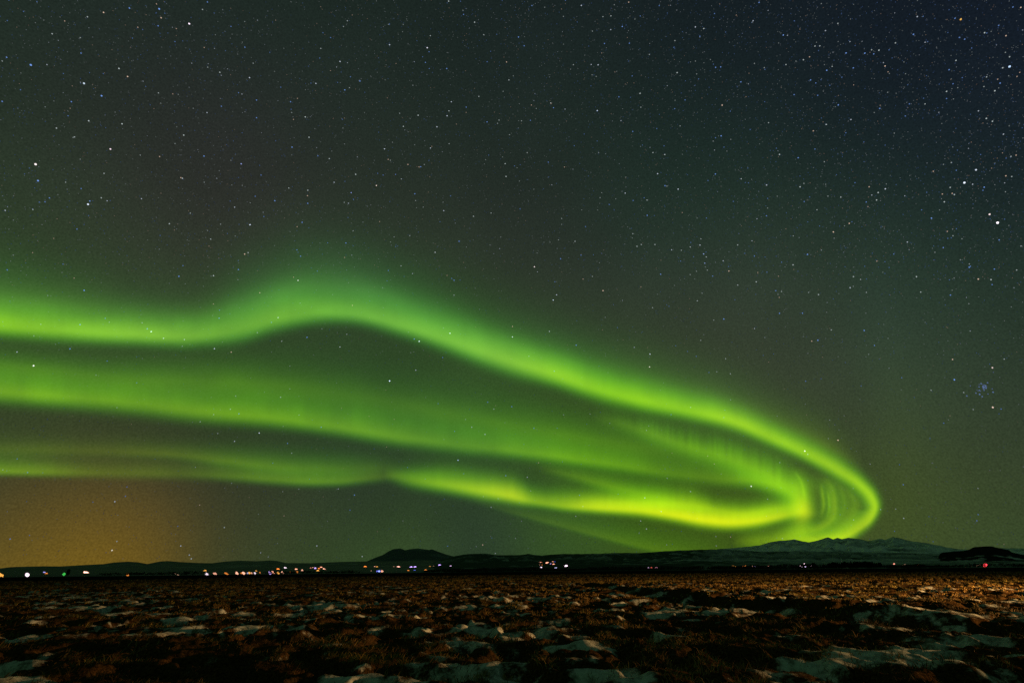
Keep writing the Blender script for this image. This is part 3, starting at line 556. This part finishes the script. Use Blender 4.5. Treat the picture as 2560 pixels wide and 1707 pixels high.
# ------------------------------------------------------------------ lamps of the farms and villages along the horizon
W_, V_, P_, O_, A_m, B_, R_, G_, D_ = ((1.0, .80, .92), (.62, .42, 1.0), (1.0, .46, .30), (1.0, .30, .05), (1.0, .45, .08), (.12, .2, 1.0), (1.0, .03, .05), (.08, .8, .12), (.55, .32, .2))
LAMPS = [
 (2, 1437, 9, 7, A_m, 1.4, 'amber lamp cut by the left edge at the horizon'),
 (68, 1436, 8.5, 8.5, W_, 3, 'big white violet rimmed lamp second from the left edge'),
 (111, 1431, 5, 5, (.45, .4, 1), 1.3, 'violet blue lamp touching an orange one left of the green lamp'),
 (116, 1434, 5, 5, O_, 1.3, 'orange lamp touching the violet blue one left of the green lamp'),
 (160, 1435, 5.5, 5.5, G_, 0.5, 'the only green lamp, beside the round dark tree'),
 (216, 1432, 15, 9, (1, .6, .45), 5, 'very bright white lamp with red fringe under the town glow'),
 (319, 1436, 5, 5, O_, .9, 'small orange lamp alone right of the very bright red fringed one'),
 (442, 1435, 8, 2, D_, .8, 'dim flat warm lamp halfway between the lone orange lamp and the village'),
 (513, 1427, 6, 5, A_m, 1.6, 'amber lamp raised above a white one at the left end of the village'),
 (517, 1434, 7, 4, W_, 1.3, 'white lamp straight below the raised amber one'),
 (537, 1433, 8, 4, P_, .9, 'peach lamp just right of the white and amber pair'),
 (566, 1433, 9, 3, O_, .6, 'flat dull orange lamp before the dense row of village lamps'),
 (592, 1432, 6, 5, P_, 1.9, 'peach white lamp that begins the dense row of village lamps'),
 (604, 1432, 4, 3, O_, .6, 'dim orange lamp squeezed between two peach white ones'),
 (609, 1432, 6, 5, P_, 2.0, 'second bright peach white lamp of the dense row'),
 (619, 1432, 3, 3, (.5, .5, .8), .7, 'tiny bluish lamp in the dense row'),
 (624, 1431.5, 5, 4, A_m, 1.3, 'yellowish lamp right of the tiny bluish one in the dense row'),
 (629, 1432, 3, 3, P_, .9, 'tiny peach lamp in the middle of the dense row'),
 (637, 1432, 4, 4, W_, 1.2, 'small white lamp ending the dense row on the right'),
 (641, 1427.5, 4, 4, A_m, .9, 'small amber lamp floating above the right end of the dense row'),
 (650, 1430.5, 3, 3, O_, .4, 'faint orange lamp after the dense row'),
 (675, 1431, 6, 6, V_, 1.9, 'violet lamp left of the big peach lamp'),
 (683, 1430, 9, 6, P_, 4, 'big peach lamp beside the violet one'),
 (696, 1423, 9, 5, O_, 2.4, 'big orange lamp raised above the yellow white one'),
 (695, 1431, 6, 4, A_m, 1.6, 'yellow white lamp below the big orange raised one'),
 (706, 1430, 6, 4, P_, 1.2, 'soft peach lamp right of the yellow white one'),
 (714, 1420, 6, 5, W_, 1.8, 'pinkish white lamp highest on the slope left of the two slope lamps'),
 (726, 1430, 4, 3, O_, .5, 'dim orange lamp below the gap between the slope lamps'),
 (741, 1423, 7, 5, P_, 2.2, 'pink peach lamp on the slope above a dim orange one'),
 (743, 1429, 4, 4, O_, .7, 'dim orange lamp below the pink peach slope lamp'),
 (756, 1427, 5, 6, P_, 1.5, 'tall narrow peach lamp at the right end of that village'),
 (777, 1421, 5, 4, (1, .3, .2), 1.0, 'reddish lamp at the left end of the tight slope group'),
 (783, 1420, 5, 4, P_, 1.8, 'peach lamp next to the reddish one in the slope group'),
 (789, 1421.5, 6, 5, V_, 1.8, 'violet lamp in the middle of the slope group'),
 (798, 1422, 6, 5, O_, 2.2, 'orange lamp right of the violet one in the slope group'),
 (804, 1418.5, 8, 4, P_, 2.6, 'peach lamp topmost in the slope group'),
 (796, 1427, 7, 4, A_m, 1.8, 'amber lamp lowest in the slope group'),
 (811, 1422.5, 7, 4, P_, 1.8, 'rosy lamp at the right end of the slope group'),
 (913, 1417, 7, 5, O_, 2.6, 'orange white lamp left of the dark flat topped mountain'),
 (937.5, 1417, 5, 4, P_, 2.0, 'left lamp of a touching orange pair under the mountain foot'),
 (942.5, 1417, 4, 3.4, A_m, 1.5, 'right lamp of a touching orange pair under the mountain foot'),
 (928, 1427, 4, 3, D_, .9, 'dim lamp on the horizon left of the blue ones'),
 (943, 1427, 4, 3, (.2, .2, 1), 1.0, 'small deep blue lamp touching the brighter blue one'),
 (948, 1427, 6, 4, (.3, .4, 1), 2.4, 'bright blue lamp on the horizon under the mountain'),
 (955, 1427, 6, 4, P_, 1.3, 'peach lamp just right of the bright blue one'),
 (985, 1416.5, 5, 2.4, D_, .8, 'dim lamp left of the wide red fringed lamp'),
 (996, 1417, 11, 5, (1, .5, .4), 4, 'wide brilliant lamp with red fringe under the middle of the mountain'),
 (1028, 1418.5, 9, 6, V_, 3.6, 'left one of the two big violet white lamps under the mountain'),
 (1037, 1418, 9, 7, V_, 4, 'right one of the two big violet white lamps under the mountain'),
 (1021, 1426, 5, 3, O_, 1.2, 'orange lamp on the horizon below the violet white ones'),
 (1036, 1425.5, 5, 3, B_, 1.1, 'blue lamp on the horizon below the right violet white one'),
 (1064, 1425, 6, 3.4, O_, 1.6, 'orange lamp on the horizon right of the violet white ones'),
 (1075, 1416.5, 5, 3, A_m, .7, 'dim amber lamp above and right of the horizon orange one'),
 (1084, 1415, 3, 2, D_, .6, 'faint lamp between the dim amber and the lilac lamps'),
 (1099, 1412.5, 7, 4.4, V_, 2.8, 'violet white lamp higher on the slope right of the mountain'),
 (1127, 1415, 6, 3.4, (.8, .5, .9), 1.3, 'lilac lamp last on the right of the mountain lamps'),
 (1352, 1407, 8, 5, P_, 2.8, 'peach lamp upper left of the middle farm group'),
 (1349, 1412, 3, 2, P_, .8, 'left faint lamp below the upper left peach lamp'),
 (1355, 1412, 3, 2, O_, .6, 'right faint orange lamp below the upper left peach lamp'),
 (1352.5, 1419, 8, 6, W_, 4, 'big white lamp on the horizon below the middle farm group'),
 (1369, 1406.5, 10, 4, P_, 2.8, 'wide peach lamp in the middle of the farm group'),
 (1376.5, 1409, 3, 3, V_, 1.0, 'tiny violet lamp under the right end of the wide peach lamp'),
 (1382, 1405, 7, 5, P_, 4, 'brightest peach lamp topmost on the right of the farm group'),
 (1387, 1405.5, 3, 4, B_, 1.5, 'small blue lamp touching the brightest peach lamp'),
 (1384, 1410, 6, 3, P_, 2.4, 'rosy lamp just below the brightest peach lamp'),
 (1389.5, 1419.5, 5, 3.4, (.6, .6, 1), 1.8, 'small lilac lamp on the horizon right of the big white lamp'),
 (1415.5, 1415, 9, 7, (1, .7, .9), 5, 'brilliant round white magenta lamp alone right of the farm group'),
 (1621, 1419, 4, 3, (.8, .5, .8), .9, 'lilac lamp left of a tiny red one on the dark right plain'),
 (1629, 1419, 4, 3, (1, .15, .1), .8, 'tiny red lamp between a lilac and a pink one'),
 (1640.5, 1418.5, 5, 3, (.9, .35, .5), .8, 'pink lamp right of the tiny red one'),
 (1832, 1415, 8, 3, A_m, .7, 'upper flat amber lamp of a pair at the foot of the ridge'),
 (1840, 1417, 5, 3, A_m, 1.2, 'lower flat amber lamp of a pair at the foot of the ridge'),
 (1859, 1416, 10, 3, O_, .8, 'long dull orange lamp right of the amber pair'),
 (1880, 1416.5, 5, 4, P_, 1.8, 'peach lamp touching a lilac one at the foot of the ridge'),
 (1885.5, 1416.5, 4, 4, V_, 1.4, 'lilac lamp touching the peach one at the foot of the ridge'),
 (1901.5, 1416.5, 3, 4, (1, .5, .6), .9, 'tiny pink lamp right of the lilac one'),
 (1921, 1416, 5, 4, P_, 1.2, 'peach lamp alone left of the floodlit farmhouse'),
 (2235, 1411, 5, 6, (1, .35, .25), 1.9, 'leaning red peach lamp right of the shelterbelt'),
 (2257, 1412, 12, 1.6, D_, .35, 'faint flat pale lamp between the two lamps left of the rocky hill'),
 (2297, 1413, 3, 5, O_, .9, 'narrow orange lamp just left of the rocky hill'),
 (2463, 1412, 10, 8, (1, .07, .09), 5, 'big glowing red lamp below the rocky hill'),
 (2445, 1413, 7, 2, D_, .8, 'dim cream lamp touching the left side of the big red one'),
]
pole_mat = plain('galvanised_steel', (0.12, 0.12, 0.12), 0.5)
def ico(n=2):
    import bmesh
    b = bmesh.new(); bmesh.ops.create_icosphere(b, subdivisions=n, radius=1.0)
    v = np.array([x.co[:] for x in b.verts]); f = np.array([[q.index for q in x.verts] for x in b.faces]); b.free(); return v, f
ICV, ICF = ico(2)
def tube(p0, p1, r0, r1, k=8):
    p0 = np.array(p0, float); p1 = np.array(p1, float); d = p1-p0; d /= np.linalg.norm(d)
    a = np.cross(d, (0.3, 0.9, 0.1)); a /= np.linalg.norm(a); b = np.cross(d, a)
    t = np.arange(k)*2*math.pi/k
    ring = np.cos(t)[:, None]*a + np.sin(t)[:, None]*b
    V = np.concatenate([p0+ring*r0, p1+ring*r1])
    i = np.arange(k); j = (i+1) % k
    return V, np.stack([i, j, j+k, i+k], 1)
lm_cache = {}
for (x, y, w, h, c, s, lab) in LAMPS:
    D, p = land(x, y)
    root = bpy.data.objects.new('yard_lamp', None); COL.objects.link(root)
    ph = 7.0 if D > 1000 else 5.0
    root.location = (p.x, p.y, p.z-ph)
    tag(root, lab, 'lamp', 'lamps along the horizon')
    d = ray(x, y); cosv = float(d @ fw)
    k = D/FPX*cosv*0.5*(0.88 if s >= 4 else 1.0)
    key = (c, s)
    if key not in lm_cache: lm_cache[key] = glow_mat('lamp_light', c, 0.4+0.5*s)
    azp = math.atan2(p.x, p.y); ca, sa = math.cos(-azp), math.sin(-azp)
    jr = np.random.default_rng(int(x*7+y)); wob = 1+0.28*jr.normal(0, 1, (len(ICV), 1)).clip(-1.2, 1.2)
    if s >= 2.2: wob = wob*0.78
    Vh = ICV*wob*np.array([w*k, min(w, h)*k, h*k])*1.08
    # slight slant, as these lamps show
    Vh[:, 2] += Vh[:, 0]*(-0.35 if x < 900 else (0.35 if x > 1850 else 0.0))
    Vh = np.stack([Vh[:, 0]*ca - Vh[:, 1]*sa, Vh[:, 0]*sa + Vh[:, 1]*ca, Vh[:, 2]+ph], 1)
    mesh_obj('lamp_head', Vh, ICF, [lm_cache[key]], root, True)
    if s >= 2.2:        # added glowing shell that imitates coloured lens glare round the brighter bulbs
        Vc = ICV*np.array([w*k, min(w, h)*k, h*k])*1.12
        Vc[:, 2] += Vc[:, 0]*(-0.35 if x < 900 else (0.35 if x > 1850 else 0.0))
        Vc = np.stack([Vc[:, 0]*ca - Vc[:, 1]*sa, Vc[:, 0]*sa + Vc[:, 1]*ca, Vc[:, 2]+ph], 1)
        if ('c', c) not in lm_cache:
            gmc, gtc = mat('lamp_glow_shell')
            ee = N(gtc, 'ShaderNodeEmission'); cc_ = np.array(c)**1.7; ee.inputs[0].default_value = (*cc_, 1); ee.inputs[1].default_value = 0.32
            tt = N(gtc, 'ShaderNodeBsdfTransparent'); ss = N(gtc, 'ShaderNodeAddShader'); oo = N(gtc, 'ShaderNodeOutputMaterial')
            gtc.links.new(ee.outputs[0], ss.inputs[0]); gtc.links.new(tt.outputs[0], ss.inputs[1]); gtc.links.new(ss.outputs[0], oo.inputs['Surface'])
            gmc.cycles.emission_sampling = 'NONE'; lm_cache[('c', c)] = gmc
        mesh_obj('lamp_glow_shell', Vc, ICF, [lm_cache[('c', c)]], root, True)
    pv, pf = tube((0, 0, -3), (0, 0, ph), 0.14, 0.09)
    mesh_obj('pole', pv, pf, [pole_mat], root)

yl = bpy.data.objects.new('yard_lamp', None); COL.objects.link(yl); yl.location = (LAMP_POS[0], LAMP_POS[1], -0.2)
tag(yl, 'tall warm farmyard lamp beyond the right edge of the field', 'lamp')
mesh_obj('lamp_head', ICV*0.24+np.array([0, 0, LAMP_POS[2]+0.2]), ICF, [glow_mat('lamp_light', (1, .6, .3), 8)], yl, True).visible_shadow = True
pv, pf = tube((0, 0, -0.5), (0, 0, LAMP_POS[2]-0.05), 0.06, 0.045); mesh_obj('pole', pv, pf, [pole_mat], yl)
lo.location = (LAMP_POS[0]-0.6, LAMP_POS[1], LAMP_POS[2])

# floodlit farmhouse and church near the foot of the ridge
white_wall = plain('white_render', (0.7, 0.7, 0.68), 0.8, 0.08)
roof_mat = plain('dark_sheet_roof', (0.05, 0.045, 0.045), 0.6)
lit_win = glow_mat('lit_window', (1.0, .66, .8), 3.2)
lit_win2 = glow_mat('lit_window_violet', (.8, .6, 1.0), 4.0)
def box(x0, x1, y0, y1, z0, z1):
    V = np.array([(x, y, z) for z in (z0, z1) for y in (y0, y1) for x in (x0, x1)], float)
    F = np.array([(0, 2, 3, 1), (4, 5, 7, 6), (0, 1, 5, 4), (1, 3, 7, 5), (3, 2, 6, 7), (2, 0, 4, 6)])
    return V, F
def gable(x0, x1, y0, y1, z0, z1, ov=0.3):
    ym = (y0+y1)/2; x0 -= ov; x1 += ov; y0 -= ov; y1 += ov
    V = np.array([(x0, y0, z0), (x1, y0, z0), (x1, y1, z0), (x0, y1, z0), (x0, ym, z1), (x1, ym, z1)], float)
    return V, [np.array([(0, 1, 5, 4), (2, 3, 4, 5), (3, 2, 1, 0)]), np.array([(0, 4, 3), (1, 2, 5)])]
def empty(name, loc, rz=0):
    e = bpy.data.objects.new(name, None); COL.objects.link(e); e.location = loc; e.rotation_euler = (0, 0, rz); return e
def at_px(x, y, D):
    d = ray(x, y); az = math.atan2(d[0], d[1]); h = math.hypot(d[0], d[1])
    return Vector((D*math.sin(az), D*math.cos(az), CAM[2]+D*d[2]/h)), az
D = 840; p, az = at_px(2016, 1417.5, D)
fh = empty('farmhouse', p, -az); tag(fh, 'long low farmhouse with a row of lit windows left of the dark shelterbelt', 'farmhouse')
mesh_obj('wall', *box(-7.5, 7.5, 0, 6, -2, 2.4), [white_wall], fh)
mesh_obj('roof', *gable(-7.5, 7.5, 0, 6, 2.4, 4.2), [roof_mat], fh)
for i, (wx, ww, mm) in enumerate(((-6.2, 1.7, lit_win), (-3.8, 2.2, lit_win2), (-1.2, 1.9, lit_win2), (1.6, 1.0, lit_win), (5.6, 1.5, lit_win))):
    mesh_obj('window', *box(wx-ww/2, wx+ww/2, -0.06, 0.02, 0.4, 2.0), [mm], fh)
D = 850; p, az = at_px(2010, 1411, D)
r = empty('flagpole_light', (p.x, p.y, p.z-5)); r.name = 'street_lamp'
tag(r, 'tall leaning white lit lamp rising from the left end of the farmhouse', 'lamp', 'lamps along the horizon')
pv, pf = tube((-1.6, 0, 1.2), (0.9, 0, 6.6), 0.5, 0.35); mesh_obj('lamp_head', pv, pf, [lit_win], r)
pv, pf = tube((-1.8, 0, -3), (-1.6, 0, 1.2), 0.12, 0.12); mesh_obj('pole', pv, pf, [pole_mat], r)
D = 900; p, az = at_px(2106, 1410, D)
ch = empty('church', p, -az); tag(ch, 'small pale church with a thin pointed spire standing above the shelterbelt', 'church')
mesh_obj('tower', *box(-1.1, 1.1, 0, 2.2, -6, 2.2), [white_wall], ch)
V = np.array([(-1.25, -.15, 2.2), (1.25, -.15, 2.2), (1.25, 2.35, 2.2), (-1.25, 2.35, 2.2), (0, 1.1, 9.5)], float)
mesh_obj('spire', V, [np.array([(0, 1, 4), (1, 2, 4), (2, 3, 4), (3, 0, 4)]), np.array([(3, 2, 1, 0)])], [white_wall], ch)
mesh_obj('nave', *box(1.102, 7, -0.4, 4.4, -6, 0.2), [white_wall], ch)
mesh_obj('roof', *gable(1.4, 7, -0.4, 4.4, 0.2, 2.0), [roof_mat], ch)

# ------------------------------------------------------------------ trees: dark shelterbelt, round tree by the green lamp, low scrub
bark = plain('bark', (0.03, 0.022, 0.015), 0.9)
fol = plain('dark_foliage', (0.014, 0.018, 0.011), 0.9, 0.5, 1.5)
def tree_parts(h, seed, conifer):
    rg = np.random.default_rng(seed)
    tv, tf = [], []; off = 0
    v, f = tube((0, 0, -2.5), (0, 0, h*0.8), 0.16, 0.04); tv.append(v); tf.append(f); off += len(v)
    for i in range(9):
        a = rg.uniform(0, 6.28); z = h*rg.uniform(0.3, 0.7); l = h*rg.uniform(0.15, 0.3)
        v, f = tube((0, 0, z), (math.cos(a)*l, math.sin(a)*l, z+l*0.7), 0.06, 0.02, 5); tv.append(v); tf.append(f+off); off += len(v)
    n = 1500
    t = rg.random(n)**0.8
    if conifer: rad = h*0.26*(1-t)*(0.75+0.5*rg.random(n)) + 0.1
    else: rad = h*0.34*np.sqrt(np.clip(1-(2*t-0.9)**2/1.3, 0.02, 1))*(0.6+0.5*rg.random(n))
    a = rg.uniform(0, 6.28, n); lump = 0.75+0.5*vn(a*1.6+seed, t*5, seed)
    rr = rad*np.sqrt(rg.random(n))*lump
    c = np.stack([np.cos(a)*rr, np.sin(a)*rr, h*(0.1+0.9*t)], 1)
    e1 = rg.normal(0, 0.16, (n, 3)); e2 = rg.normal(0, 0.16, (n, 3))
    V = np.stack([c-e1, c+e2, c+e1, c-e2], 1).reshape(-1, 3)
    F = np.arange(n)[:, None]*4+np.array([[0, 1, 2, 3]])
    return (np.concatenate(tv), np.concatenate(tf)), (V, F)
protos = []
for i, (h, con) in enumerate(((5.2, False), (6.0, True), (4.4, False), (5.0, True))):
    protos.append((tree_parts(h, 200+i, con), h))
tree_src = []
def plant(x, y, D, k, s, lab, group, name='tree'):
    p, az = at_px(x, y, D)
    if k >= len(tree_src) or tree_src[k] is None:
        while len(tree_src) <= k: tree_src.append(None)
        (tv, tf), (cv, cf) = protos[k][0]
        root = empty(name, (0, 0, 0))
        mesh_obj('trunk', tv, tf, [bark], root); mesh_obj('crown', cv, cf, [fol], root); tree_src[k] = root
    else:
        src = tree_src[k]; root = src.copy(); COL.objects.link(root)
        for chd in src.children:
            cc = chd.copy(); COL.objects.link(cc); cc.parent = root
    root.name = name
    root.location = p; root.rotation_euler = (0, 0, random.uniform(0, 6.28)); root.scale = (s*random.uniform(0.9, 1.3),)*2 + (s,)
    tag(root, lab, 'tree', group) if group else tag(root, lab, 'tree')
    if not group and 'group' in root: del root['group']
    return root
random.seed(5)
x = 2036
belt_top = [(2030, 1413), (2034, 1409), (2045, 1413), (2070, 1410.5), (2090, 1408), (2105, 1409), (2125, 1406.5), (2150, 1406.5), (2180, 1407), (2205, 1409), (2215, 1413)]
while x < 2214:
    top = np.interp(x, [a for a, b in belt_top], [b for a, b in belt_top])
    D = random.uniform(560, 620); k = random.randrange(4)
    hor = 1425.5-(x-1280)*0.0098 + 1.2
    need = (hor+1 - top)/FPX*D*0.92/ (1+((x-1280)/1280)**2)**0.5 * 1.18
    plant(x, hor+1, D, k, need/protos[k][1]*random.uniform(0.92, 1.08), 'dark bushy tree in the unlit shelterbelt at the foot of the snowy mountain', 'trees of the shelterbelt')
    x += random.uniform(3.5, 6.5)
t = plant(168, 1438, 560, 0, 0.85, 'small round dark tree right beside the green lamp', None)

def scrub():
    rg = np.random.default_rng(77)
    xs = np.concatenate([rg.uniform(1060, 2040, 700), rg.uniform(2214, 2330, 60), rg.uniform(660, 900, 60), rg.uniform(240, 520, 60), rg.uniform(2330, 2600, 50)])
    hs = np.where(xs < 1060, 1.0, np.where(xs < 2040, 1.4, 1.0))*(0.5+1.1*fbm(xs/45, xs*0, 3, 9)**1.2)
    V, F = [], []; off = 0
    for x, h in zip(xs, hs):
        D = rg.uniform(430, 640)
        hor = 1425.5-(x-1280)*0.0098+1.8
        p, az = at_px(x, hor, D)
        m = 26
        c = rg.normal(0, 1, (m, 3))*np.array([1.3, 1.0, 0.0]) ; c[:, 2] = rg.random(m)*h*1.7
        c += np.array(p[:])
        e1 = rg.normal(0, 0.25, (m, 3)); e2 = rg.normal(0, 0.25, (m, 3))
        V.append(np.stack([c-e1, c+e2, c+e1, c-e2], 1).reshape(-1, 3)); F.append(np.arange(m)[:, None]*4+np.array([[0, 1, 2, 3]])+off); off += 4*m
    o = mesh_obj('scrub', np.concatenate(V), np.concatenate(F), [fol])
    tag(o, 'low dark scrub along the far edge of the field below the ridge', 'scrub', kind='stuff')
scrub()

# thin leaning post at the far edge of the field on the right
p, az = at_px(2322, 1427, 75)
post = empty('post', (p.x, p.y, -0.2), -az); tag(post, 'thin leaning wooden post at the far field edge left of the rocky hill', 'post')
V, F = tube((0.08, 0, -0.2), (-0.10, 0, 0.75), 0.022, 0.016); mesh_obj('shaft', V, F, [plain('weathered_wood', (0.12, 0.09, 0.05))], post)
V, F = tube((-0.1005, 0, 0.752), (-0.104, 0, 0.775), 0.026, 0.02); mesh_obj('cap', V, F, [pole_mat], post)
